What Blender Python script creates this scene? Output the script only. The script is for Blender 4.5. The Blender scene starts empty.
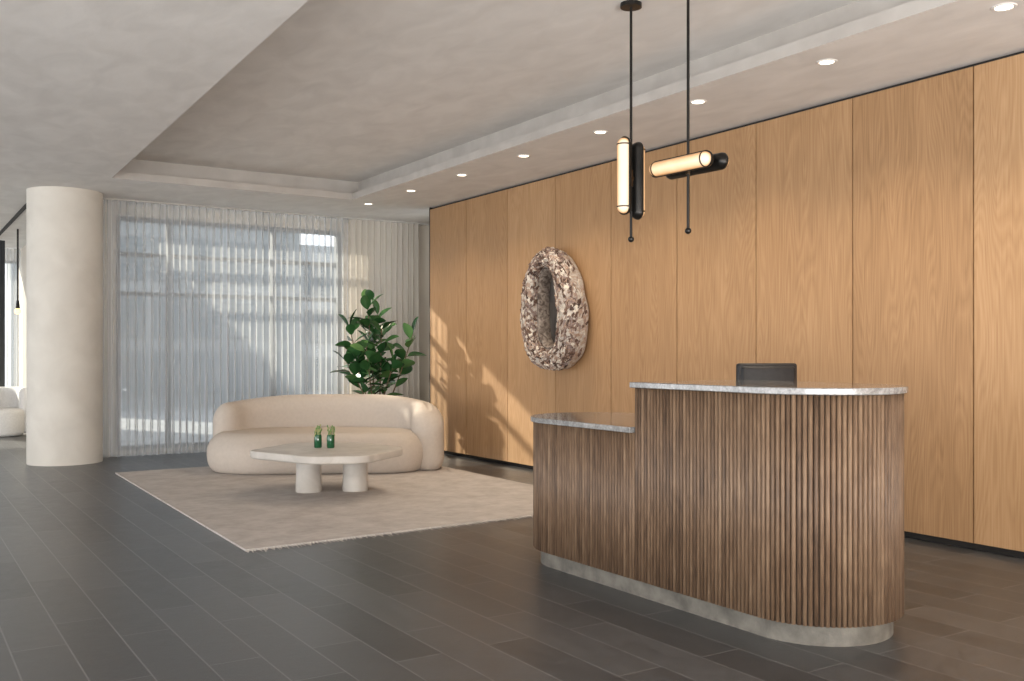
import bpy, bmesh, math, random
from mathutils import Vector, noise, Matrix
random.seed(7)
C=bpy.context.scene.collection
YAW=math.radians(32.66)
FW=Vector((math.sin(YAW),math.cos(YAW),0)); RT=Vector((math.cos(YAW),-math.sin(YAW),0))
def W(lat,d,z=0.0):
    v=RT*lat+FW*d; return Vector((v.x,v.y,z))

# ---------------- materials ----------------
def newmat(name):
    m=bpy.data.materials.new(name); m.use_nodes=True
    nt=m.node_tree; b=nt.nodes['Principled BSDF']; return m,nt,b
def N(nt,t,**k):
    n=nt.nodes.new(t)
    for a,v in k.items():
        if a in n.inputs.keys(): n.inputs[a].default_value=v
        else: setattr(n,a,v)
    return n
def math_(nt,op,a,b=None):
    n=nt.nodes.new('ShaderNodeMath'); n.operation=op
    for i,v in enumerate((a,b)):
        if v is None: continue
        if isinstance(v,(int,float)): n.inputs[i].default_value=v
        else: nt.links.new(v,n.inputs[i])
    return n.outputs[0]
def ramp(nt,fac,stops):
    r=nt.nodes.new('ShaderNodeValToRGB'); e=r.color_ramp.elements
    while len(e)<len(stops): e.new(0.5)
    for i,(p,c) in enumerate(stops):
        e[i].position=p; e[i].color=(c[0],c[1],c[2],1)
    nt.links.new(fac,r.inputs[0]); return r.outputs[0]
def pmat(name,c1,c2,scale=5,rough=.6,bump=0,stretch=(1,1,1),metal=0,detail=5,bscale=None,spec=.5,lo=.3,hi=.7,dist=0):
    m,nt,b=newmat(name); L=nt.links.new
    tc=N(nt,'ShaderNodeTexCoord'); mp=N(nt,'ShaderNodeMapping'); mp.inputs['Scale'].default_value=stretch
    L(tc.outputs['Object'],mp.inputs['Vector'])
    no=N(nt,'ShaderNodeTexNoise',Scale=scale,Detail=detail,Distortion=dist); L(mp.outputs[0],no.inputs['Vector'])
    L(ramp(nt,no.outputs['Fac'],[(lo,c1),(hi,c2)]),b.inputs['Base Color'])
    b.inputs['Roughness'].default_value=rough; b.inputs['Metallic'].default_value=metal
    b.inputs['Specular IOR Level'].default_value=spec
    if bump:
        n2=N(nt,'ShaderNodeTexNoise',Scale=bscale or scale*6,Detail=3); L(mp.outputs[0],n2.inputs['Vector'])
        bp=N(nt,'ShaderNodeBump',Strength=bump,Distance=.01); L(n2.outputs['Fac'],bp.inputs['Height']); L(bp.outputs[0],b.inputs['Normal'])
    return m
def emis(name,c,s):
    m,nt,b=newmat(name); b.inputs['Base Color'].default_value=(*c,1)
    b.inputs['Emission Color'].default_value=(*c,1); b.inputs['Emission Strength'].default_value=s; return m

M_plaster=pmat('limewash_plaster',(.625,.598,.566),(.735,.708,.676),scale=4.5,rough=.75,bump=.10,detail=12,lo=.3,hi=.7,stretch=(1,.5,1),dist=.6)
M_lip_shade=pmat('tray_edge_shaded_plaster',(.38,.35,.32),(.46,.43,.395),scale=4,rough=.75,bump=.05,detail=8)  # ceiling plaster darkened in colour, shade painted onto the tray faces
M_col=pmat('column_plaster',(.57,.53,.47),(.655,.615,.55),scale=3.0,rough=.75,bump=.15,detail=10,dist=.5)
M_wallp=pmat('painted_wall',(.60,.54,.46),(.64,.58,.50),scale=2,rough=.8)
M_black=pmat('black_metal',(.012,.011,.010),(.02,.018,.016),scale=10,rough=.35,metal=.6)
M_bronze=pmat('dark_bronze',(.07,.045,.028),(.11,.07,.04),scale=14,rough=.3,metal=.9)
M_dark=pmat('dark_gap',(.012,.010,.009),(.02,.017,.015),scale=10,rough=.8)
M_sub=pmat('walnut_backing',(.014,.008,.006),(.022,.013,.009),scale=10,rough=.85)
M_sofa=pmat('boucle_fabric',(.465,.405,.35),(.495,.433,.375),scale=30,rough=.95,bump=.08,bscale=160,spec=.1)
M_stone=pmat('plaster_stone_table',(.42,.385,.345),(.53,.495,.45),scale=6,rough=.55,bump=.03,detail=8,dist=.6)
M_plinth=pmat('plinth_stone',(.075,.068,.056),(.17,.155,.13),scale=11,rough=.65,bump=.2,detail=9)
M_white=pmat('white_boucle',(.72,.71,.70),(.8,.79,.78),scale=40,rough=.95,bump=.2)
M_leather=pmat('black_leather',(.009,.009,.010),(.017,.016,.017),scale=30,rough=.42,bump=.1,spec=.35)
M_chrome=pmat('brushed_steel',(.5,.5,.5),(.6,.6,.6),scale=30,rough=.25,metal=1)
M_stem=pmat('plant_stem',(.10,.07,.04),(.16,.11,.06),scale=20,rough=.8)
M_pot=pmat('dark_planter',(.06,.055,.05),(.09,.08,.075),scale=8,rough=.6)
M_soil=pmat('soil',(.03,.02,.012),(.06,.04,.025),scale=30,rough=.95,bump=.5)
M_lens=emis('downlight_lens',(1,.86,.68),5)
M_bulb=emis('warm_bulb',(1,.62,.28),2.2)
M_ring=pmat('white_trim',(.7,.68,.65),(.75,.73,.7),scale=5,rough=.5)
M_track=pmat('curtain_track_finish',(.42,.40,.37),(.48,.46,.43),scale=5,rough=.6)
M_frame=pmat('window_frame_grey',(.14,.15,.155),(.19,.20,.205),scale=5,rough=.5)
M_ext=pmat('exterior_paving',(.22,.23,.235),(.29,.30,.31),scale=2,rough=.9)
M_extw=pmat('exterior_facade',(.18,.20,.21),(.25,.27,.28),scale=.8,rough=.8)
M_extp=pmat('exterior_pale_facade',(.30,.32,.33),(.37,.39,.40),scale=.6,rough=.8)
M_extg=pmat('exterior_glass',(.08,.10,.115),(.12,.15,.165),scale=.8,rough=.2)
M_fringe=pmat('cotton_fringe',(.50,.47,.43),(.63,.60,.56),scale=40,rough=.95)
M_drape=pmat('charcoal_drape',(.03,.033,.04),(.06,.065,.07),scale=8,rough=.9,stretch=(6,6,.3))

M_glow,nt,b=newmat('warm_glass'); L=nt.links.new
b.inputs['Base Color'].default_value=(.2,.13,.07,1); b.inputs['Roughness'].default_value=.3
lw=N(nt,'ShaderNodeLayerWeight',Blend=.4)
no=N(nt,'ShaderNodeTexNoise',Scale=14.0,Detail=2.0); tc=N(nt,'ShaderNodeTexCoord'); L(tc.outputs['Object'],no.inputs['Vector'])
f=math_(nt,'ADD',lw.outputs['Facing'],math_(nt,'MULTIPLY',math_(nt,'SUBTRACT',no.outputs['Fac'],.5),.15))
L(ramp(nt,f,[(.08,(1,.93,.78)),(.26,(1,.78,.50)),(.45,(.78,.45,.21)),(.75,(.30,.14,.055))]),b.inputs['Emission Color']); b.inputs['Emission Strength'].default_value=1.0

M_leaf,nt,b=newmat('glossy_leaf')
g=N(nt,'ShaderNodeNewGeometry'); L=nt.links.new
L(ramp(nt,g.outputs['Random Per Island'],[(0,(.018,.06,.02)),(.6,(.038,.12,.036)),(1,(.12,.25,.08))]),b.inputs['Base Color'])
b.inputs['Roughness'].default_value=.25
M_sprig,nt,b=newmat('sprig_green'); L=nt.links.new
g=N(nt,'ShaderNodeNewGeometry')
L(ramp(nt,g.outputs['Random Per Island'],[(0,(.05,.16,.05)),(.6,(.20,.30,.10)),(1,(.45,.36,.18))]),b.inputs['Base Color'])
M_gglass,nt,b=newmat('green_glass'); b.inputs['Roughness'].default_value=.1
n0=N(nt,'ShaderNodeTexNoise',Scale=20.0); nt.links.new(ramp(nt,n0.outputs['Fac'],[(.3,(.006,.05,.02)),(.7,(.015,.10,.04))]),b.inputs['Base Color'])

# oak
M_oak,nt,b=newmat('oak_veneer'); L=nt.links.new
tc=N(nt,'ShaderNodeTexCoord'); sp=N(nt,'ShaderNodeSeparateXYZ'); L(tc.outputs['Object'],sp.inputs[0])
idx=math_(nt,'FLOOR',math_(nt,'DIVIDE',math_(nt,'SUBTRACT',sp.outputs['Y'],3.67-.93*20),.93))
wn=N(nt,'ShaderNodeTexWhiteNoise',noise_dimensions='1D'); L(idx,wn.inputs['W'])
yy=math_(nt,'ADD',sp.outputs['Y'],math_(nt,'MULTIPLY',wn.outputs['Value'],37.0))
cb=N(nt,'ShaderNodeCombineXYZ'); L(yy,cb.inputs['X']); L(math_(nt,'MULTIPLY',sp.outputs['Z'],.10),cb.inputs['Y'])
n1=N(nt,'ShaderNodeTexNoise',Scale=2.0,Detail=3.0); L(cb.outputs[0],n1.inputs['Vector'])
w=math_(nt,'ADD',math_(nt,'MULTIPLY',n1.outputs['Fac'],50.0),math_(nt,'MULTIPLY',yy,6.0))
w2=math_(nt,'ABSOLUTE',math_(nt,'SUBTRACT',math_(nt,'FRACT',w),.5))
cb2=N(nt,'ShaderNodeCombineXYZ'); L(math_(nt,'MULTIPLY',yy,1.0),cb2.inputs['X']); L(math_(nt,'MULTIPLY',sp.outputs['Z'],.02),cb2.inputs['Y'])
n2=N(nt,'ShaderNodeTexNoise',Scale=120.0,Detail=4.0); L(cb2.outputs[0],n2.inputs['Vector'])
cb3=N(nt,'ShaderNodeCombineXYZ'); L(yy,cb3.inputs['X']); L(math_(nt,'MULTIPLY',sp.outputs['Z'],.12),cb3.inputs['Y'])
n4=N(nt,'ShaderNodeTexNoise',Scale=7.0,Detail=3.0); L(cb3.outputs[0],n4.inputs['Vector'])
f=math_(nt,'ADD',math_(nt,'ADD',math_(nt,'ADD',math_(nt,'MULTIPLY',w2,.28),math_(nt,'MULTIPLY',n2.outputs['Fac'],.55)),math_(nt,'MULTIPLY',n4.outputs['Fac'],.3)),math_(nt,'MULTIPLY',math_(nt,'SUBTRACT',wn.outputs['Value'],.5),.20))
L(ramp(nt,f,[(.22,(.265,.148,.069)),(.52,(.38,.224,.111)),(.82,(.48,.302,.162))]),b.inputs['Base Color'])
b.inputs['Roughness'].default_value=.5; b.inputs['Specular IOR Level'].default_value=.3

# floor tile
M_floor,nt,b=newmat('slate_plank_tile'); L=nt.links.new
tc=N(nt,'ShaderNodeTexCoord'); sp=N(nt,'ShaderNodeSeparateXYZ'); L(tc.outputs['Object'],sp.inputs[0])
cb=N(nt,'ShaderNodeCombineXYZ'); L(sp.outputs['Y'],cb.inputs['X']); L(sp.outputs['X'],cb.inputs['Y'])
br=N(nt,'ShaderNodeTexBrick'); br.offset=.37; br.offset_frequency=2
for k,v in {'Scale':1.0,'Brick Width':1.0,'Row Height':.22,'Mortar Size':.0034,'Mortar Smooth':.1,'Bias':0.0}.items(): br.inputs[k].default_value=v
br.inputs['Color1'].default_value=(.042,.042,.043,1); br.inputs['Color2'].default_value=(.074,.074,.075,1); br.inputs['Mortar'].default_value=(.135,.134,.132,1)
L(cb.outputs[0],br.inputs['Vector'])
n1=N(nt,'ShaderNodeTexNoise',Scale=9.0,Detail=10.0,Roughness=.80); L(tc.outputs['Object'],n1.inputs['Vector'])
mx=N(nt,'ShaderNodeMixRGB',blend_type='MULTIPLY'); mx.inputs[0].default_value=1
L(br.outputs['Color'],mx.inputs[1]); L(ramp(nt,n1.outputs['Fac'],[(.3,(.6,.6,.6)),(.7,(1.4,1.4,1.4))]),mx.inputs[2]); L(mx.outputs[0],b.inputs['Base Color'])
L(math_(nt,'ADD',math_(nt,'MULTIPLY',n1.outputs['Fac'],.28),.19),b.inputs['Roughness'])
bp=N(nt,'ShaderNodeBump',Strength=.6,Distance=.003); L(math_(nt,'SUBTRACT',math_(nt,'MULTIPLY',n1.outputs['Fac'],.8),br.outputs['Fac']),bp.inputs['Height']); L(bp.outputs[0],b.inputs['Normal'])

# marble
M_marble,nt,b=newmat('grey_marble'); L=nt.links.new
tc=N(nt,'ShaderNodeTexCoord'); n1=N(nt,'ShaderNodeTexNoise',Scale=34.0,Detail=10.0,Distortion=.6,Roughness=.8); L(tc.outputs['Object'],n1.inputs['Vector'])
L(ramp(nt,n1.outputs['Fac'],[(.30,(.08,.075,.07)),(.45,(.18,.175,.17)),(.58,(.28,.275,.27)),(.75,(.45,.44,.43))]),b.inputs['Base Color']); b.inputs['Roughness'].default_value=.07

# walnut slats
M_slat,nt,b=newmat('walnut_slats'); L=nt.links.new
at=N(nt,'ShaderNodeAttribute',attribute_name='slat'); tc=N(nt,'ShaderNodeTexCoord'); sp=N(nt,'ShaderNodeSeparateXYZ'); L(tc.outputs['Object'],sp.inputs[0])
cb=N(nt,'ShaderNodeCombineXYZ'); L(math_(nt,'MULTIPLY',at.outputs['Fac'],50.0),cb.inputs['X']); L(math_(nt,'MULTIPLY',sp.outputs['Z'],1.8),cb.inputs['Y'])
n1=N(nt,'ShaderNodeTexNoise',Scale=2.0,Detail=5.0); L(cb.outputs[0],n1.inputs['Vector'])
mp=N(nt,'ShaderNodeMapping'); mp.inputs['Scale'].default_value=(110,110,4); L(tc.outputs['Object'],mp.inputs[0])
n2=N(nt,'ShaderNodeTexNoise',Scale=3.0,Detail=6.0); L(mp.outputs[0],n2.inputs['Vector'])
f=math_(nt,'ADD',math_(nt,'ADD',math_(nt,'MULTIPLY',at.outputs['Fac'],.26),math_(nt,'MULTIPLY',n1.outputs['Fac'],.68)),math_(nt,'SUBTRACT',math_(nt,'MULTIPLY',n2.outputs['Fac'],.75),.37))
L(ramp(nt,f,[(.15,(.045,.025,.014)),(.42,(.118,.070,.040)),(.65,(.190,.121,.073)),(.95,(.33,.235,.155))]),b.inputs['Base Color']); b.inputs['Roughness'].default_value=.6

# rug
M_rug,nt,b=newmat('woven_rug'); L=nt.links.new
tc=N(nt,'ShaderNodeTexCoord'); n1=N(nt,'ShaderNodeTexNoise',Scale=4.0,Detail=10.0,Roughness=.75); L(tc.outputs['Object'],n1.inputs['Vector'])
mp=N(nt,'ShaderNodeMapping'); mp.inputs['Scale'].default_value=(4,70,1); L(tc.outputs['Object'],mp.inputs[0])
n2=N(nt,'ShaderNodeTexNoise',Scale=2.0,Detail=3.0); L(mp.outputs[0],n2.inputs['Vector'])
f=math_(nt,'ADD',math_(nt,'MULTIPLY',n1.outputs['Fac'],.65),math_(nt,'MULTIPLY',n2.outputs['Fac'],.35))
L(ramp(nt,f,[(.38,(.375,.338,.312)),(.62,(.53,.490,.458))]),b.inputs['Base Color']); b.inputs['Roughness'].default_value=.95
b.inputs['Specular IOR Level'].default_value=.1
bp=N(nt,'ShaderNodeBump',Strength=.4,Distance=.006); L(n2.outputs['Fac'],bp.inputs['Height']); L(bp.outputs[0],b.inputs['Normal'])

# sculpture rock
M_rock,nt,b=newmat('shard_stone'); L=nt.links.new
tc=N(nt,'ShaderNodeTexCoord'); g=N(nt,'ShaderNodeNewGeometry')
n3=N(nt,'ShaderNodeTexNoise',Scale=14.0,Detail=7.0,Roughness=.7,Distortion=2.0); L(tc.outputs['Object'],n3.inputs['Vector'])
f=math_(nt,'ADD',math_(nt,'MULTIPLY',g.outputs['Random Per Island'],.8),math_(nt,'SUBTRACT',math_(nt,'MULTIPLY',n3.outputs['Fac'],1.1),.46))
L(ramp(nt,f,[(.05,(.045,.028,.022)),(.28,(.16,.095,.068)),(.45,(.25,.20,.185)),(.56,(.33,.21,.14)),(.72,(.42,.375,.33)),(.95,(.70,.63,.53))]),b.inputs['Base Color']); b.inputs['Roughness'].default_value=.75; b.inputs['Specular IOR Level'].default_value=.25
M_rim=pmat('dark_rim_stone',(.09,.066,.052),(.34,.285,.24),scale=14,rough=.7,detail=9,dist=2,lo=.35,hi=.7,spec=.25)

# sheer
def sheer(name,alpha,c,k=.6,tl_=.4):
    m,nt,b=newmat(name); L=nt.links.new; nt.nodes.remove(b); out=nt.nodes['Material Output']
    tr=N(nt,'ShaderNodeBsdfTransparent'); di=N(nt,'ShaderNodeBsdfDiffuse'); di.inputs[0].default_value=(*c,1)
    tl=N(nt,'ShaderNodeBsdfTranslucent'); tl.inputs[0].default_value=(*c,1)
    tc=N(nt,'ShaderNodeTexCoord'); mp=N(nt,'ShaderNodeMapping'); mp.inputs['Scale'].default_value=(12,1,.3); L(tc.outputs['Object'],mp.inputs[0])
    no=N(nt,'ShaderNodeTexNoise',Scale=2.0,Detail=3.0); L(mp.outputs[0],no.inputs['Vector'])
    a=N(nt,'ShaderNodeMixShader'); a.inputs[0].default_value=tl_; L(di.outputs[0],a.inputs[1]); L(tl.outputs[0],a.inputs[2])
    lw=N(nt,'ShaderNodeLayerWeight',Blend=.35)
    fa=math_(nt,'ADD',math_(nt,'ADD',alpha-.18,math_(nt,'MULTIPLY',no.outputs['Fac'],.4)),math_(nt,'MULTIPLY',lw.outputs['Facing'],k))
    fa=math_(nt,'MINIMUM',fa,.97)
    x=N(nt,'ShaderNodeMixShader'); L(fa,x.inputs[0]); L(tr.outputs[0],x.inputs[1]); L(a.outputs[0],x.inputs[2]); L(x.outputs[0],out.inputs[0])
    return m
M_sheer=sheer('sheer_linen',.30,(.70,.715,.73),.65,.17)
M_sheer2=sheer('dense_linen',.62,(.72,.675,.61),.3,.15)
M_pane,nt,b=newmat('clear_glass'); nt.nodes.remove(b)
tr=N(nt,'ShaderNodeBsdfTransparent'); tr.inputs[0].default_value=(.86,.90,.92,1); gl=N(nt,'ShaderNodeBsdfGlossy',Roughness=.02); x=N(nt,'ShaderNodeMixShader'); x.inputs[0].default_value=.06
nt.links.new(tr.outputs[0],x.inputs[1]); nt.links.new(gl.outputs[0],x.inputs[2]); nt.links.new(x.outputs[0],nt.nodes['Material Output'].inputs[0])

# ---------------- mesh helpers ----------------
def obj(name,bm,mats,parent=None,smooth=False,loc=None,rotz=None,label=None,cat=None,kind=None,group=None,bevel=0,fixn=True):
    me=bpy.data.meshes.new(name)
    if fixn: bmesh.ops.recalc_face_normals(bm,faces=bm.faces)
    bm.to_mesh(me); bm.free()
    o=bpy.data.objects.new(name,me); C.objects.link(o)
    for m in (mats if isinstance(mats,list) else [mats]): me.materials.append(m)
    if smooth:
        me.polygons.foreach_set('use_smooth',[True]*len(me.polygons))
        if smooth!='full':
            try: me.set_sharp_from_angle(angle=math.radians(40))
            except Exception: pass
    if parent: o.parent=parent
    if loc is not None: o.location=loc
    if rotz is not None: o.rotation_euler[2]=rotz
    if bevel:
        md=o.modifiers.new('bevel','BEVEL'); md.width=bevel; md.segments=2; md.limit_method='ANGLE'
    if label: o['label']=label
    if cat: o['category']=cat
    if kind: o['kind']=kind
    if group: o['group']=group
    return o
def empty(name,loc,label,cat,rotz=0,group=None):
    o=bpy.data.objects.new(name,None); o.empty_display_size=.1; C.objects.link(o); o.location=loc; o.rotation_euler[2]=rotz
    o['label']=label; o['category']=cat
    if group: o['group']=group
    return o
def box(bm,x0,x1,y0,y1,z0,z1,mi=0):
    v=[bm.verts.new((x,y,z)) for z in (z0,z1) for y in (y0,y1) for x in (x0,x1)]
    for f in ((0,1,3,2),(4,6,7,5),(0,4,5,1),(1,5,7,3),(3,7,6,2),(2,6,4,0)):
        fc=bm.faces.new([v[i] for i in f]); fc.material_index=mi
def quad(bm,pts,mi=0):
    f=bm.faces.new([bm.verts.new(p) for p in pts]); f.material_index=mi; return f
def cyl(bm,p0,p1,r0,r1=None,seg=24,cap=True,mi=0):
    p0=Vector(p0); p1=Vector(p1); r1=r0 if r1 is None else r1
    ax=(p1-p0).normalized(); u=ax.orthogonal().normalized(); w=ax.cross(u)
    A=[];B=[]
    for i in range(seg):
        a=2*math.pi*i/seg; dd=u*math.cos(a)+w*math.sin(a)
        A.append(bm.verts.new(p0+dd*r0)); B.append(bm.verts.new(p1+dd*r1))
    for i in range(seg):
        j=(i+1)%seg; f=bm.faces.new((A[i],A[j],B[j],B[i])); f.material_index=mi
    if cap:
        bm.faces.new(A[::-1]).material_index=mi; bm.faces.new(B).material_index=mi
def sphere(bm,c,r,sx=1,sy=1,sz=1,seg=20):
    m=Matrix.Translation(c)@Matrix.Diagonal((r*sx,r*sy,r*sz,1))
    bmesh.ops.create_uvsphere(bm,u_segments=seg,v_segments=seg//2,radius=1,matrix=m)
def lathe(bm,prof,seg=32,c=(0,0),mi=0):
    rings=[]
    for r,z in prof:
        if r<1e-5: rings.append([bm.verts.new((c[0],c[1],z))])
        else: rings.append([bm.verts.new((c[0]+r*math.cos(2*math.pi*i/seg),c[1]+r*math.sin(2*math.pi*i/seg),z)) for i in range(seg)])
    for a,b_ in zip(rings,rings[1:]):
        for i in range(seg):
            j=(i+1)%seg
            q=[a[i%len(a)],a[j%len(a)],b_[j%len(b_)],b_[i%len(b_)]]
            u=[]; [u.append(v) for v in q if v not in u]
            if len(u)>2: bm.faces.new(u).material_index=mi
def spline(pts,n=12,closed=True):
    out=[];L_=len(pts)
    rng=range(L_) if closed else range(L_-1)
    for i in rng:
        g=lambda k: Vector(pts[k%L_]) if closed else Vector(pts[max(0,min(L_-1,k))])
        a,b_,c,d=g(i-1),g(i),g(i+1),g(i+2)
        for t in range(n):
            t=t/n
            out.append(.5*((2*b_)+(c-a)*t+(2*a-5*b_+4*c-d)*t*t+(3*b_-a-3*c+d)*t**3))
    if not closed: out.append(Vector(pts[-1]))
    return out
def resample(P,n=200,it=6):
    P=[Vector((p[0],p[1])) for p in P]; m=len(P); L_=[0]
    for i in range(m): L_.append(L_[-1]+(P[(i+1)%m]-P[i]).length)
    out=[];k=0
    for i in range(n):
        s=L_[-1]*i/n
        while L_[k+1]<s: k+=1
        t=(s-L_[k])/max(1e-9,L_[k+1]-L_[k]); out.append(P[k].lerp(P[(k+1)%m],t))
    for _ in range(it): out=[(out[i-1]+out[i]*2+out[(i+1)%n])/4 for i in range(n)]
    return out
def roundpoly(pts,rad,n=10):
    out=[];m=len(pts)
    for i in range(m):
        p=Vector(pts[i]); a=(Vector(pts[i-1])-p); b_=(Vector(pts[(i+1)%m])-p)
        ra=min(rad,a.length*.48); rb=min(rad,b_.length*.48)
        p0=p+a.normalized()*ra; p1=p+b_.normalized()*rb
        for k in range(n+1):
            t=k/n; out.append(p0*(1-t)**2+p*2*t*(1-t)+p1*t*t)
    return out
def area(p): return .5*sum(p[i][0]*p[(i+1)%len(p)][1]-p[(i+1)%len(p)][0]*p[i][1] for i in range(len(p)))
def inset(P,dist):
    n=len(P); out=[]
    for i in range(n):
        t=(P[(i+1)%n]-P[i-1]).normalized(); out.append(Vector((P[i].x-t.y*dist,P[i].y+t.x*dist)))
    return out
def pillow(bm,P,z0,z1,r0,r1,k=8,mi=0,h0=None,h1=None):
    h0=h0 or r0; h1=h1 or r1
    P=[Vector((p[0],p[1])) for p in P]
    if area(P)<0: P=P[::-1]
    lay=[]
    for i in range(k+1):
        a=math.pi/2*i/k; lay.append((r0*(1-math.sin(a)),z0+h0*(1-math.cos(a))))
    for i in range(k+1):
        a=math.pi/2*i/k; lay.append((r1*(1-math.cos(a)),z1-h1+h1*math.sin(a)))
    rings=[[bm.verts.new((q.x,q.y,z)) for q in inset(P,dd)] for dd,z in lay]
    n=len(P)
    for A,B in zip(rings,rings[1:]):
        for i in range(n):
            j=(i+1)%n; bm.faces.new((A[i],A[j],B[j],B[i])).material_index=mi
    bm.faces.new(rings[0][::-1]).material_index=mi; bm.faces.new(rings[-1]).material_index=mi

H=3.14; WX=5.87; CY=12.55
# ---------------- room shell ----------------
bm=bmesh.new(); quad(bm,[(-7,-4,0),(6.8,-4,0),(6.8,13.2,0),(-7,13.2,0)]); quad(bm,[(-7,13.2,0),(2.2,13.2,0),(2.2,20,0),(-7,20,0)])
obj('floor',bm,M_floor,kind='structure',label='dark slate plank tile floor')
bm=bmesh.new()
L0=(1.70,-3.0); L1=(2.02,11.07); R0=(4.78,-3.0); R1=(4.78,11.07)
X0,X1,Y0,Y1=-7,6.8,-4,13.2
def cq(*p,mi=0): quad(bm,[(q[0],q[1],q[2] if len(q)>2 else H) for q in p],mi)
cq((X0,Y0),(L0[0],Y0),L0,L1,(L1[0],Y1),(X0,Y1))
cq((L0[0],Y0),(X1,Y0),(X1,L0[1]),R0,L0)
cq(R0,(X1,L0[1]),(X1,Y1),(R1[0],Y1),R1)
cq(L1,R1,(R1[0],Y1),(L1[0],Y1))
cq((X0,Y1),(2.2,Y1),(2.2,20),(X0,20))
def off(e): return [(L0[0]-e,L0[1]-e),(R0[0]+e,R0[1]-e),(R1[0]+e,R1[1]+e),(L1[0]-e,L1[1]+e)]
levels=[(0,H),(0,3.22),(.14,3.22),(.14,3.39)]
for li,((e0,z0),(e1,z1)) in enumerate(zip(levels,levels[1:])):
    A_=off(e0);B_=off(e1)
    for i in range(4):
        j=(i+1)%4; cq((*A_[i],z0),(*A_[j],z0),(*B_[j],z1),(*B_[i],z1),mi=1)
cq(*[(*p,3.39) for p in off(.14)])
obj('ceiling',bm,[M_plaster,M_lip_shade],kind='structure',label='mottled limewash ceiling with recessed tray',fixn=False)
# right wall
bm=bmesh.new()
box(bm,WX+.05,WX+.25,-4,11.11,0,H,1)
k=-9
while True:
    y0=3.67+.93*k; y1=y0+.93
    if y0>11: break
    if y1>-4: box(bm,WX,WX+.05,max(y0,-4)+.005,y1-.005,.05,H-.03,0)
    k+=1
box(bm,WX,WX+.25,11.11,11.13,.0,H,1)
obj('wall_right',bm,[M_oak,M_dark],kind='structure',label='honey oak veneer panel wall with thin dark reveals')
bm=bmesh.new(); box(bm,6.6,6.8,11.13,13.2,0,H); obj('wall_niche',bm,M_wallp,kind='structure')
bm=bmesh.new()
wy0,wy1=13.0,13.2
box(bm,2.0,2.42,wy0,wy1,0,H); box(bm,5.45,6.8,wy0,wy1,0,H); box(bm,2.42,5.45,wy0,wy1,3.0,H); box(bm,2.42,5.45,wy0,wy1,0,.04)
obj('wall_far',bm,M_wallp,kind='structure')
bm=bmesh.new()
for x in (2.42,3.05,4.45,5.40): box(bm,x,x+.05,wy0+.02,wy1-.04,.04,3.0)
for z in (.04,2.0,2.5,2.95): box(bm,2.42,5.45,wy0+.03,wy1-.05,z,z+.05)
quad(bm,[(2.42,wy0+.1,.04),(5.45,wy0+.1,.04),(5.45,wy0+.1,3.0),(2.42,wy0+.1,3.0)],1)
obj('window_1',bm,[M_frame,M_pane],kind='structure',label='grey framed window wall behind sheers')
# wing
bm=bmesh.new(); box(bm,2.02,2.2,13.2,20,0,H); obj('wall_wing',bm,M_wallp,kind='structure')
bm=bmesh.new(); box(bm,-7,-2,19.8,20,0,H); box(bm,-2,2.2,19.8,20,2.95,H); box(bm,-2,2.2,19.8,20,0,.1); obj('wall_end',bm,M_ring,kind='structure')
bm=bmesh.new()
for x in (-2,-.65,.7,2.0): box(bm,x,x+.05,19.84,19.94,.1,2.95)
for z in (.1,2.9): box(bm,-2,2.05,19.85,19.93,z,z+.05)
quad(bm,[(-2,19.9,.1),(2.05,19.9,.1),(2.05,19.9,2.95),(-2,19.9,2.95)],1)
obj('window_3',bm,[M_frame,M_pane],kind='structure',label='grey framed end window of the lounge wing')
bm=bmesh.new(); box(bm,-7,6.8,-4.2,-4,0,H); obj('wall_back',bm,M_wallp,kind='structure')
bm=bmesh.new()
for i in range(13):
    y=-4+i*2; box(bm,-7.1,-7,y-.04,y+.04,0,H)
box(bm,-7.1,-7,-4,20,0,.1); box(bm,-7.1,-7,-4,20,H-.1,H)
obj('window_2',bm,M_frame,kind='structure',label='grey framed glazed wall')
bm=bmesh.new(); box(bm,1.46,1.51,12.95,19.5,H-.012,H+.01); obj('trim_1',bm,M_dark,kind='structure',label='black linear ceiling slot')
bm=bmesh.new(); box(bm,2.14,6.6,CY-.03,CY+.03,H-.02,H); obj('trim_2',bm,M_track,kind='structure',label='slim ceiling curtain track')
bm=bmesh.new(); cyl(bm,(0,0,0),(0,0,H),.405,seg=96)
obj('column',bm,M_col,smooth=True,loc=(1.745,12.35,0),label='round cream plaster column beside the sheer curtain',cat='column')
# exterior
bm=bmesh.new(); quad(bm,[(2.2,13.2,-.05),(30,13.2,-.05),(30,40,-.05),(2.2,40,-.05)])
obj('ground',bm,M_ext,kind='structure',label='grey exterior paving')
bm=bmesh.new(); box(bm,2.3,8.9,24,25,-.05,6.2,0); box(bm,8.9,30,24.4,25.4,-.05,4.1,2)
for i in range(7):
    for j in range(4):
        x=2.7+i*.88; z=.3+j*1.35; box(bm,x,x+.62,23.95,24.05,z,z+1.0,1)
for i in range(10):
    for j in range(3):
        x=9.2+i*1.5; z=.3+j*1.25; box(bm,x,x+.9,24.35,24.45,z,z+.85,1)
obj('building',bm,[M_extw,M_extg,M_extp],label='grey office building facade outside the window',cat='building')

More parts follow.
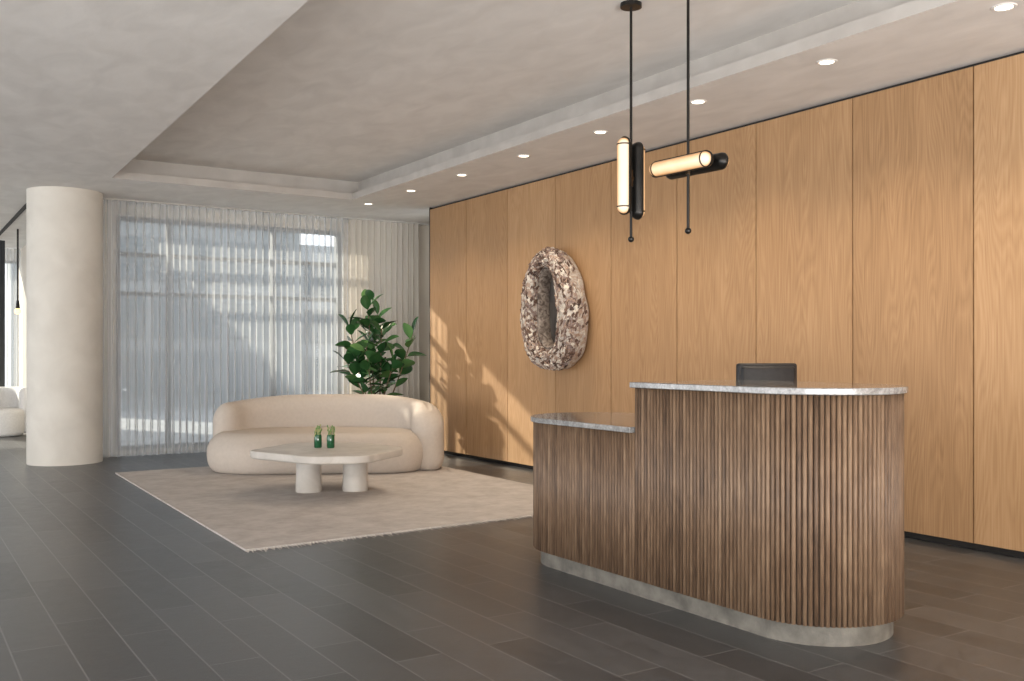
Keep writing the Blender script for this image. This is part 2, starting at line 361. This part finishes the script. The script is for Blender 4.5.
# ---------------- curtains ----------------
def curtain(name,xa,xb,y,z0,z1,mat,amp,pl,label,seed=0):
    bm=bmesh.new(); n=int((xb-xa)/pl*14); rows=[z0,z0+.4,1.2,2.2,z1]; R=[]
    for z in rows:
        ring=[]
        t=(z-z0)/(z1-z0)
        for i in range(n+1):
            x=xa+(xb-xa)*i/n; ph=(x-xa)/pl*2*math.pi+5.0*noise.noise((x*1.6+seed,0,0))
            a=amp*(.75+.9*noise.noise((x*2.6+seed,5,z*.3)))*(1.2-.3*t)
            ring.append(bm.verts.new((x+.2*pl*math.sin(2*ph)*(1-.3*t)+.03*noise.noise((x*3,z*.5,9))*(1-t),y+a*math.sin(ph),z)))
        R.append(ring)
    for A,B in zip(R,R[1:]):
        for i in range(n): bm.faces.new((A[i],A[i+1],B[i+1],B[i]))
    return obj(name,bm,mat,smooth='full',label=label,cat='curtain',fixn=False)
curtain('sheer_curtain',2.12,5.36,CY,.012,H-.02,M_sheer,.065,.088,'floor-length pleated sheer grey-white curtain over the window')
curtain('sheer_curtain',5.38,6.45,CY,.012,H-.02,M_sheer2,.06,.09,'denser beige linen curtain gathered beside the window',4)
curtain('sheer_curtain',.6,1.98,19.3,.012,H-.02,M_sheer,.06,.12,'white sheer curtain at the end of the lounge wing',8)
curtain('dark_curtain',1.50,1.62,18.0,.012,H-.02,M_drape,.03,.12,'charcoal floor-length curtain at the end of the lounge wing',3)

# ---------------- rug ----------------
bm=bmesh.new()
rc=[(1.93,6.16),(5.16,6.36),(5.2,10.98),(2.02,10.87)]
bt=[bm.verts.new((*p,.001)) for p in rc]; tp=[bm.verts.new((*p,.014)) for p in rc]
bm.faces.new(bt[::-1]); bm.faces.new(tp)
for i in range(4): j=(i+1)%4; bm.faces.new((bt[i],bt[j],tp[j],tp[i]))
rug=empty('area_rug',(0,0,0),'pale beige woven area rug with short fringe on tile floor','rug')
obj('rug_field',bm,M_rug,parent=rug)
bm=bmesh.new()
for i in range(150):
    t=(i+.5)/150
    for (a,b_,s) in ((rc[0],rc[1],-1),(rc[3],rc[2],1)):
        x=a[0]+(b_[0]-a[0])*t; y=a[1]+(b_[1]-a[1])*t; l=.075+random.uniform(-.04,.03); dx=random.uniform(-.02,.02)
        quad(bm,[(x-.006,y,.012),(x+.006,y,.012),(x+.003+dx,y+s*l,.004),(x-.003+dx,y+s*l,.004)])
obj('fringe',bm,M_fringe,parent=rug,kind='stuff')

# ---------------- sofa ----------------
so=W(-2.01,10.6,.014)
sofa=empty('curved_sofa',so,'warm beige crescent sofa with curved back on the pale rug','sofa',rotz=-YAW)
seat=resample(spline([(-1.14,.20),(-1.25,-.10),(-1.15,-.42),(-.78,-.63),(-.24,-.60),(.26,-.56),(.70,-.54),(.98,-.40),(1.10,-.10),(1.02,.24),(.7,.5),(.2,.62),(-.5,.56),(-.95,.42)],12))
bm=bmesh.new(); pillow(bm,seat,0,.42,.10,.20,k=14,h0=.19,h1=.22); obj('seat',bm,M_sofa,parent=sofa,smooth='full')
def strip(cl,th):
    n=len(cl); nor=[]
    for i in range(n):
        t=(cl[min(n-1,i+1)]-cl[max(0,i-1)]).normalized(); nor.append(Vector((-t.y,t.x)))
    T=[th(i/(n-1)) if callable(th) else th for i in range(n)]
    left=[cl[i]+nor[i]*T[i] for i in range(n)]; right=[cl[i]-nor[i]*T[i] for i in range(n)]
    t1=(cl[-1]-cl[-2]).normalized(); t0=(cl[0]-cl[1]).normalized()
    cap1=[cl[-1]+(nor[-1]*math.cos(a)+t1*math.sin(a))*T[-1] for a in [math.pi*k/14 for k in range(1,14)]]
    cap0=[cl[0]+(-nor[0]*math.cos(a)+t0*math.sin(a))*T[0] for a in [math.pi*k/14 for k in range(1,14)]]
    return left+cap1+right[::-1]+cap0
cl=spline([(-1.10,.0),(-.98,.30),(-.56,.57),(0,.68),(.50,.61),(.88,.38),(1.07,.10),(1.10,-.08)],14,closed=False)
bm=bmesh.new(); pillow(bm,resample(strip(cl,lambda t:.145+.035*max(0,(t-.3)/.7)),260,8),0,.78,.08,.14,k=14,h0=.18,h1=.20)
for v in bm.verts:
    q=max(0,(abs(v.co.x)-.35)/.9); v.co.z*=1-(.12 if v.co.x<0 else .13)*q*q
    if v.co.x>.6: v.co.z*=1-.22*max(0,(.16-v.co.y)/.45)**1.4
obj('backrest',bm,M_sofa,parent=sofa,smooth='full')

# ---------------- coffee table ----------------
tb=empty('coffee_table',W(-1.66,8.85,.014),'low angular cream stone coffee table with two drum legs','table',rotz=-YAW)
tp=[(-.70,-.20),(-.46,.59),(.24,.61),(.69,.08),(.44,-.63),(-.02,-.71)]
bm=bmesh.new(); pillow(bm,roundpoly(tp,.13),.32,.39,.018,.012,k=5); obj('table_top',bm,M_stone,parent=tb,smooth=True)
for i,(lx,ly) in enumerate(((-.185,.0),(.225,.08))):
    bm=bmesh.new(); lathe(bm,[(0,0),(.116,0),(.118,.01),(.113,.17),(.110,.325),(0,.325)],seg=48); bmesh.ops.translate(bm,verts=bm.verts,vec=(lx,ly,0)); obj('leg',bm,M_stone,parent=tb,smooth=True)
def vase(loc,seed):
    random.seed(seed)
    v=empty('bud_vase',loc,'small green glass vase of cut sprigs on the coffee table','vase',group='green vases on the coffee table')
    bm=bmesh.new(); lathe(bm,[(0,0),(.032,0),(.036,.01),(.036,.10),(.031,.12),(.028,.12),(.031,.10),(.031,.015),(0,.015)],seg=24); obj('vase_body',bm,M_gglass,parent=v,smooth=True)
    bm=bmesh.new()
    for i in range(16):
        a=random.uniform(0,6.28); r=random.uniform(.005,.035); h=random.uniform(.13,.205)
        p1=Vector((math.cos(a)*r,math.sin(a)*r,h)); cyl(bm,(math.cos(a)*r*.4,math.sin(a)*r*.4,.03),p1,.0022,.0015,seg=5)
        for k in range(3):
            q=p1+Vector((random.uniform(-.008,.008),random.uniform(-.008,.008),-k*.018)); sphere(bm,q,.007,1,1,1.8,seg=6)
    obj('sprigs',bm,M_sprig,parent=v,smooth=True)
vase(W(-1.775,8.92,.404),1); vase(W(-1.655,8.9,.404),2); random.seed(11)

# ---------------- plant ----------------
pl=empty('potted_rubber_plant',(5.21,11.3,0),'tall leafy rubber plant in dark planter behind the sofa','plant',rotz=-YAW)
bm=bmesh.new(); lathe(bm,[(0,0),(.16,0),(.17,.01),(.21,.42),(.21,.44),(.19,.44),(.185,.40),(0,.40)],seg=40); obj('planter',bm,M_pot,parent=pl,smooth=True)
bm=bmesh.new(); lathe(bm,[(0,.415),(.185,.403)],seg=30); obj('soil',bm,M_soil,parent=pl)
bs=bmesh.new(); bl=bmesh.new()
def leaf(p,dirv,ln,wd):
    dirv=dirv.normalized(); side=dirv.cross(Vector((0,0,1)))
    if side.length<.05: side=Vector((1,0,0))
    side.normalize(); up=side.cross(dirv).normalized()
    side=(Matrix.Rotation(random.uniform(-.8,.8),3,dirv)@side); up=side.cross(dirv).normalized()
    rows=[]
    for i in range(9):
        t=i/8; wv=wd*math.sin(math.pi*min(1,t*.96+.02))**.75
        c=p+dirv*ln*t-Vector((0,0,1))*ln*.15*t*t
        rows.append([bl.verts.new(c-side*wv+up*wv*.28),bl.verts.new(c-side*wv*.5+up*wv*.1),bl.verts.new(c),bl.verts.new(c+side*wv*.5+up*wv*.1),bl.verts.new(c+side*wv+up*wv*.28)])
    for a,b_ in zip(rows,rows[1:]):
        for k in range(4): bl.faces.new((a[k],a[k+1],b_[k+1],b_[k]))
stems=[((0,0,.4),(-.06,.02,1.2),(-.12,.0,1.93),24),((-.05,.03,.4),(-.2,-.05,1.0),(-.34,-.05,1.62),19),((.04,-.03,.4),(.06,-.1,1.0),(.08,-.12,1.58),19),
((.05,.03,.4),(.30,.0,.95),(.46,-.05,1.50),14),((0,-.05,.4),(-.15,-.1,.8),(-.39,-.1,1.2),19),((0,.0,.4),(.12,-.12,.8),(.24,-.16,1.15),13),((0,.05,.4),(-.12,.1,1.1),(.0,.15,1.76),18),((0,-.06,.4),(-.05,-.15,.8),(-.1,-.2,1.35),14)]
for a,m_,c,nl in stems:
    a,m_,c=Vector(a),Vector(m_),Vector(c); pts=[a*(1-t)**2+m_*2*t*(1-t)+c*t*t for t in [i/10 for i in range(11)]]
    for i in range(10): cyl(bs,pts[i],pts[i+1],.011-.0006*i,.0104-.0006*i,seg=8)
    for i in range(nl):
        t=.36+.64*(i+.5)/nl; p=a*(1-t)**2+m_*2*t*(1-t)+c*t*t
        ang=i*2.4+random.uniform(-.3,.3); el=random.uniform(.1,.95)+(t>.9)*.4
        dv=Vector((math.cos(ang)*math.cos(el),math.sin(ang)*math.cos(el),math.sin(el)))
        s=random.uniform(.20,.28); leaf(p+dv*.03,dv,s,s*.30)
        cyl(bs,p,p+dv*.035,.003,seg=5)
obj('stems',bs,M_stem,parent=pl,smooth=True); obj('foliage',bl,M_leaf,parent=pl,smooth='full',fixn=False)

# ---------------- wall sculpture ----------------
sc=empty('wall_sculpture',(WX,8.16,1.72),'oval ring of layered cream, mauve and brown stone shards','sculpture')
def ovals(a):
    ca,sa=math.cos(a),math.sin(a)
    wid=1-.20*sa+.08*noise.noise((ca*1.8,sa*1.8,3)); hgt=1+.04*noise.noise((ca*2,sa*2,8))
    cq_=math.copysign(abs(ca)**.75,ca); sq_=math.copysign(abs(sa)**.75,sa)
    return ca,sa,.465*ca*wid+.03*sa,.61*sa*hgt,.225*cq_*(1-.12*sa)+.03*sa+.05,.44*sq_+.01
def ringpt(a,bb,pw=.5,depth=.12,xc=-.13):
    ca,sa,oy,oz,iy,iz=ovals(a)
    cy,cz=(oy+iy)/2,(oz+iz)/2; hy,hz_=(oy-iy)/2,(oz-iz)/2
    c_=math.cos(bb); s_=math.sin(bb); c_=math.copysign(abs(c_)**pw,c_); s_=math.copysign(abs(s_)**pw,s_)
    return Vector((xc+depth*s_,cy+hy*c_,cz+hz_*c_)),Vector((s_,c_*ca,c_*sa)).normalized()
bm=bmesh.new(); NA,NB=120,40; rings=[]
for i in range(NA):
    ring=[]
    for j in range(NB):
        p,nn=ringpt(2*math.pi*i/NA,2*math.pi*j/NB)
        p=p+nn*noise.noise(p*5)*.012; p.x=min(p.x,-.004); ring.append(bm.verts.new(p))
    rings.append(ring)
for i in range(NA):
    A=rings[i];B=rings[(i+1)%NA]
    for j in range(NB): k=(j+1)%NB; bm.faces.new((A[j],A[k],B[k],B[j]))
random.seed(5)
for q in range(1900):
    a=random.uniform(0,2*math.pi); bb=random.uniform(-math.pi*1.0,math.pi*.05)
    p,nn=ringpt(a,bb); p=p+nn*(noise.noise(p*5)*.012-.001)
    if p.x>-.03: continue
    nn=(nn+Vector((random.uniform(-.22,.22),random.uniform(-.22,.22),random.uniform(-.22,.22)))).normalized()
    tan=Vector((0,-math.sin(a),math.cos(a))); u=(tan-nn*tan.dot(nn)).normalized(); u=Matrix.Rotation(random.uniform(-.8,.8),3,nn)@u; v_=nn.cross(u)
    L1_=random.uniform(.03,.072); L2_=random.uniform(.014,.030); m=random.randint(4,6); th=random.uniform(.002,.006)
    top=[];bot=[]
    for k in range(m):
        an=2*math.pi*k/m+random.uniform(-.3,.3); o_=u*math.cos(an)*L1_+v_*math.sin(an)*L2_
        top.append(bm.verts.new(p+o_*.9+nn*th)); bot.append(bm.verts.new(p+o_-nn*th*1.8))
    bm.faces.new(top)
    for k in range(m): bm.faces.new((bot[k],bot[(k+1)%m],top[(k+1)%m],top[k]))
obj('outer_ring',bm,M_rock,parent=sc)
bm=bmesh.new(); NA,NB=110,24; rings=[]
for i in range(NA):
    a=2*math.pi*i/NA; ca,sa,oy,oz,iy,iz=ovals(a); iy=.05+(iy-.05)*.88; iz*=.93; ring=[]
    for j in range(NB):
        bb=2*math.pi*j/NB; c_=math.cos(bb); s_=math.sin(bb)
        p=Vector((-.085+.08*s_,iy+.032*c_*ca,iz+.032*c_*sa)); p+=Vector((s_,c_*ca,c_*sa))*noise.noise(p*22)*.010; p.x=min(p.x,-.006)
        ring.append(bm.verts.new(p))
    rings.append(ring)
for i in range(NA):
    A=rings[i];B=rings[(i+1)%NA]
    for j in range(NB): k=(j+1)%NB; bm.faces.new((A[j],A[k],B[k],B[j]))
obj('inner_rim',bm,M_rim,parent=sc,smooth='full')
bm=bmesh.new(); c0=[];c1=[]
for i in range(60):
    ca,sa,oy,oz,iy,iz=ovals(2*math.pi*i/60); iy=.05+(iy-.05)*.92; c0.append(bm.verts.new((-.03,iy,iz*.95))); c1.append(bm.verts.new((-.005,iy,iz*.95)))
bm.faces.new(c0); bm.faces.new(c1[::-1])
for i in range(60): j=(i+1)%60; bm.faces.new((c0[i],c0[j],c1[j],c1[i]))
M_rec=pmat('dark_recess_stone',(.02,.016,.013),(.12,.105,.092),scale=9,rough=.6,detail=8,stretch=(1,1,.25))
obj('recess_panel',bm,M_rec,parent=sc)

# ---------------- reception desk ----------------
desk=empty('reception_desk',(3.65,3.9,0),'curved two-level reception desk with walnut slats, marble tops','desk')
r=.387; YN=3.075-3.9; YF=4.73-3.9; YS=3.925-3.9
def stadium(r,ya,yb,n=40,flat_far=False,flat_near=False):
    P=[]
    if flat_near: P+=[Vector((-r,ya)),Vector((r,ya))]
    else: P+=[Vector((-r*math.cos(t),ya-r*math.sin(t))) for t in [math.pi*k/n for k in range(n+1)]]
    if flat_far: P+=[Vector((r,yb)),Vector((-r,yb))]
    else: P+=[Vector((r*math.cos(t),yb+r*math.sin(t))) for t in [math.pi*k/n for k in range(n+1)]]
    return P
def prism(bm,P,z0,z1,mi=0):
    A=[bm.verts.new((p.x,p.y,z0)) for p in P]; B=[bm.verts.new((p.x,p.y,z1)) for p in P]; n=len(P)
    for i in range(n): j=(i+1)%n; bm.faces.new((A[i],A[j],B[j],B[i])).material_index=mi
    bm.faces.new(A[::-1]).material_index=mi; bm.faces.new(B).material_index=mi
ZU,ZL=1.12,.885; ZB=.094
bm=bmesh.new(); prism(bm,stadium(.345,YN,YF),0,.10); obj('plinth',bm,M_plinth,parent=desk,smooth=True)
bm=bmesh.new(); prism(bm,stadium(.375,YN,YF),ZB,ZL-.03); prism(bm,stadium(.375,YN,YS,flat_far=True),ZL-.03,ZU-.03); obj('carcass',bm,M_sub,parent=desk)
bm=bmesh.new(); ly=bm.faces.layers.float.new('slat')
pitch=.0240
per_arc=math.pi*r; straight=YF-YN; tot=2*per_arc+2*straight; n=round(tot/pitch); pitch=tot/n
def at_s(s):
    if s<straight: return Vector((-r,YF-s)),Vector((-1,0)),Vector((0,-1))
    s-=straight
    if s<per_arc:
        t=s/r; nn=Vector((-math.cos(t),-math.sin(t))); return Vector((0,YN))+nn*r,nn,Vector((math.sin(t),-math.cos(t)))
    s-=per_arc
    if s<straight: return Vector((r,YN+s)),Vector((1,0)),Vector((0,1))
    s-=straight; t=s/r; nn=Vector((math.cos(t),math.sin(t))); return Vector((0,YF))+nn*r,nn,Vector((-math.sin(t),math.cos(t)))
for i in range(n):
    p,nn,tt=at_s((i+.5)*pitch); rs=pitch*.435
    z1=(ZU if p.y<YS else ZL)-.03; val=random.random()
    A=[];B=[]
    for k in range(9):
        a=math.pi*k/8; q=p+tt*(-rs*math.cos(a))+nn*(rs*1.2*math.sin(a)-.009)
        A.append(bm.verts.new((q.x,q.y,ZB))); B.append(bm.verts.new((q.x,q.y,z1)))
    for k in range(8):
        f=bm.faces.new((A[k],A[k+1],B[k+1],B[k])); f[ly]=val; f.smooth=True
    f=bm.faces.new(A); f[ly]=val
    f=bm.faces.new(B[::-1]); f[ly]=val
o=obj('slatted_front',bm,M_slat,parent=desk)
bm=bmesh.new(); prism(bm,stadium(.408,YN,YS+.006,flat_far=True),ZU-.03,ZU)
obj('upper_counter',bm,M_marble,parent=desk,smooth=True,bevel=.004,label='grey marble transaction counter')
bm=bmesh.new(); prism(bm,stadium(.408,YS+.002,YF,flat_near=True),ZL-.03,ZL)
obj('lower_counter',bm,M_marble,parent=desk,smooth=True,bevel=.004,label='grey marble lower counter')

# ---------------- office chair ----------------
ch=empty('office_chair',W(1.58,6.05,0),'black leather office chair behind the reception desk','chair',rotz=-YAW+.2)
def rbox(bm,cx,cy,cz,sx,sy,sz,rad):
    b2=bmesh.new(); box(b2,cx-sx,cx+sx,cy-sy,cy+sy,cz-sz,cz+sz)
    bmesh.ops.bevel(b2,geom=b2.edges[:],offset=rad,segments=4,profile=.5,affect='EDGES')
    me=bpy.data.meshes.new('t'); b2.to_mesh(me); b2.free(); bm.from_mesh(me); bpy.data.meshes.remove(me)
bm=bmesh.new(); rbox(bm,0,0,.935,.200,.022,.272,.018); rbox(bm,0,-.016,.935,.182,.024,.254,.022)
obj('backrest',bm,M_leather,parent=ch,smooth=True)
bm=bmesh.new()
rbox(bm,0,.05,.62,.03,.012,.16,.01)
obj('back_frame',bm,M_chrome,parent=ch,smooth=True)
bm=bmesh.new(); rbox(bm,0,-.25,.55,.23,.23,.04,.035); obj('seat',bm,M_leather,parent=ch,smooth=True)
for s in (-1,1):
    bm=bmesh.new(); rbox(bm,s*.26,-.2,.75,.02,.14,.013,.01); rbox(bm,s*.26,-.2,.63,.012,.02,.12,.008); rbox(bm,s*.235,-.2,.53,.03,.02,.01,.006); obj('armrest',bm,M_leather,parent=ch,smooth=True)
bm=bmesh.new(); cyl(bm,(0,-.22,.12),(0,-.22,.52),.028); cyl(bm,(0,-.22,.08),(0,-.22,.14),.045)
for i in range(5):
    a=2*math.pi*i/5; cyl(bm,(0,-.22,.11),(.28*math.cos(a),-.22+.28*math.sin(a),.075),.022,.014,seg=12)
obj('base',bm,M_chrome,parent=ch,smooth=True)
for i in range(5):
    a=2*math.pi*i/5; bm=bmesh.new(); c=Vector((.28*math.cos(a),-.22+.28*math.sin(a),.03)); tt=Vector((-math.sin(a),math.cos(a),0)); cyl(bm,c-tt*.02,c+tt*.02,.03,seg=20); obj('caster',bm,M_black,parent=ch,smooth=True)

# ---------------- pendants ----------------
def capsule(L_,R,shell=False,seg=32,hemi=8):
    bm=bmesh.new(); prof=[]
    for i in range(hemi+1):
        a=math.pi/2*i/hemi; prof.append((R*math.sin(a),-L_/2+R-R*math.cos(a)))
    for i in range(hemi+1):
        a=math.pi/2*i/hemi; prof.append((R*math.cos(a),L_/2-R+R*math.sin(a)))
    lathe(bm,prof,seg=seg)
    if shell:
        dl=[f for f in bm.faces if f.calc_center_median().x<-.02*R]
        bmesh.ops.delete(bm,geom=dl,context='FACES')
    return bm
def pendant(x,y,horizontal,lab):
    top=3.39
    o=empty('pendant_light',(x,y,top),lab,'pendant light',rotz=0.06,group='black pendants over the reception desk')
    bm=bmesh.new(); cyl(bm,(0,0,-.025),(0,0,0),.065,seg=40); obj('canopy',bm,M_black,parent=o,smooth=True)
    bm=bmesh.new(); cyl(bm,(0,0,-1.42),(0,0,-.02),.0085,seg=14); sphere(bm,(0,0,-1.43),.019); obj('rod',bm,M_black,parent=o,smooth=True)
    zc=-1.06
    for s in (-1,1):
        off_=(.062 if horizontal else .06)*s
        M=Matrix.Identity(4)
        if s>0: M=Matrix.Rotation(math.pi,4,'Z')
        if horizontal: M=Matrix.Rotation(math.pi/2,4,'X')@M
        T=Matrix.Translation((off_,(-.005*s if horizontal else 0),zc+(0 if horizontal else -.01*s)))
        def put(nm,bm,mt,solid=False):
            bmesh.ops.transform(bm,matrix=T@M,verts=bm.verts)
            p=obj(nm,bm,mt,parent=o,smooth=True)
            if solid: md=p.modifiers.new('s','SOLIDIFY'); md.thickness=.004
        put('glass_diffuser',capsule(.455,.041),M_glow)
        put('housing',capsule(.475,.048,True),M_black,True)
        for e_ in (-1,1):
            bm=bmesh.new(); cyl(bm,(0,0,e_*.184),(0,0,e_*.192),.0435,seg=32); put('collar',bm,M_bronze)
    bm=bmesh.new(); cyl(bm,(-.03,0,zc),(.03,0,zc),.014,seg=16); cyl(bm,(0,0,zc-.05),(0,0,zc+.05),.013,seg=16); obj('bracket',bm,M_bronze,parent=o,smooth=True)
pendant(3.80,4.59,False,'black pendant with two vertical glowing capsule tubes')
pendant(3.81,4.10,True,'black pendant with two horizontal glowing capsule tubes')
# ---------------- downlights ----------------
base=None
for i in range(8):
    y=3.0+1.18*i
    o=empty('recessed_downlight',(5.08,y,H),'round recessed ceiling downlight with white trim','downlight',group='downlights along the oak wall')
    if i==0:
        bm=bmesh.new(); lathe(bm,[(.045,-.001),(.05,-.006),(.062,-.005),(.066,0)],seg=32); a=obj('trim_ring',bm,M_ring,parent=o,smooth=True)
        bm=bmesh.new(); lathe(bm,[(0,-.003),(.046,-.003)],seg=32); b_=obj('lens',bm,M_lens,parent=o); base=(a,b_)
    else:
        for q in base:
            c=q.copy(); c.parent=o; C.objects.link(c)
    ld=bpy.data.lights.new('downlight_lamp','SPOT'); ld.energy=74; ld.color=(1,.84,.65); ld.spot_size=math.radians(118); ld.spot_blend=1; ld.shadow_soft_size=.04
    lo=bpy.data.objects.new('downlight_lamp',ld); C.objects.link(lo); lo.location=(5.08,y,H-.02)
# ---------------- lounge wing items ----------------
tc_=empty('tub_chair',(1.44,16.85,0),'white boucle tub chair in the lounge beyond the column','chair',rotz=.3)
bm=bmesh.new(); pillow(bm,[(.36*math.cos(a),.36*math.sin(a)) for a in [2*math.pi*k/40 for k in range(40)]],.0,.42,.06,.08); obj('seat',bm,M_white,parent=tc_,smooth='full')
arc=[Vector((.36*math.cos(a),.36*math.sin(a))) for a in [math.radians(-20+220*k/30) for k in range(31)]]
bm=bmesh.new(); pillow(bm,strip(arc,.09),.03,.74,.05,.08,k=6); obj('backrest',bm,M_white,parent=tc_,smooth='full')
p=empty('globe_pendant',(1.66,16.4,H),'slim black pendant with a small glowing bulb','pendant light')
bm=bmesh.new(); cyl(bm,(0,0,-1.1),(0,0,0),.014,seg=10); cyl(bm,(0,0,-1.2),(0,0,-1.08),.03,.02,seg=16); obj('stem',bm,M_black,parent=p)
bm=bmesh.new(); sphere(bm,(0,0,-1.24),.05); obj('bulb',bm,M_bulb,parent=p,smooth='full')

# ---------------- lighting ----------------
w=bpy.data.worlds.new('World'); bpy.context.scene.world=w; w.use_nodes=True
bg=w.node_tree.nodes['Background']; bg.inputs[0].default_value=(.93,.96,1,1); bg.inputs[1].default_value=2.35
def arealight(name,loc,dirv,sx,sy,e,c):
    ld=bpy.data.lights.new(name,'AREA'); ld.shape='RECTANGLE'; ld.size=sx; ld.size_y=sy; ld.energy=e; ld.color=c
    o=bpy.data.objects.new(name,ld); C.objects.link(o); o.location=loc; o.rotation_euler=Vector(dirv).to_track_quat('-Z','Y').to_euler()
    return o
arealight('daylight_fill_side',(-6.6,6,1.15),(1,0,.25),18,2.0,450,(.96,.98,1))  # added area light by the left glazing, tilted up to fill the ceiling
arealight('ceiling_fill_back',(.3,-3.0,.6),(.15,.8,1.35),11,1.8,1380,(1,.99,.985))  # added uplight behind the camera that brightens the ceiling, no window there
sd=bpy.data.lights.new('sun','SUN'); sd.energy=15; sd.angle=math.radians(1.1); sd.color=(1,.90,.74)
s=bpy.data.objects.new('sun',sd); C.objects.link(s); s.rotation_euler=Vector((.55,-1,-.54)).to_track_quat('-Z','Y').to_euler()

cam=bpy.data.cameras.new('camera'); cam.sensor_width=36; cam.lens=36*975/1024; cam.shift_y=12.5/1024; cam.clip_start=.05
co=bpy.data.objects.new('camera',cam); C.objects.link(co); co.location=(0,0,1.27); co.rotation_euler=(math.radians(90),0,-YAW)
bpy.context.scene.camera=co
vs=bpy.context.scene.view_settings; vs.view_transform='Standard'; vs.look='None'; vs.exposure=0
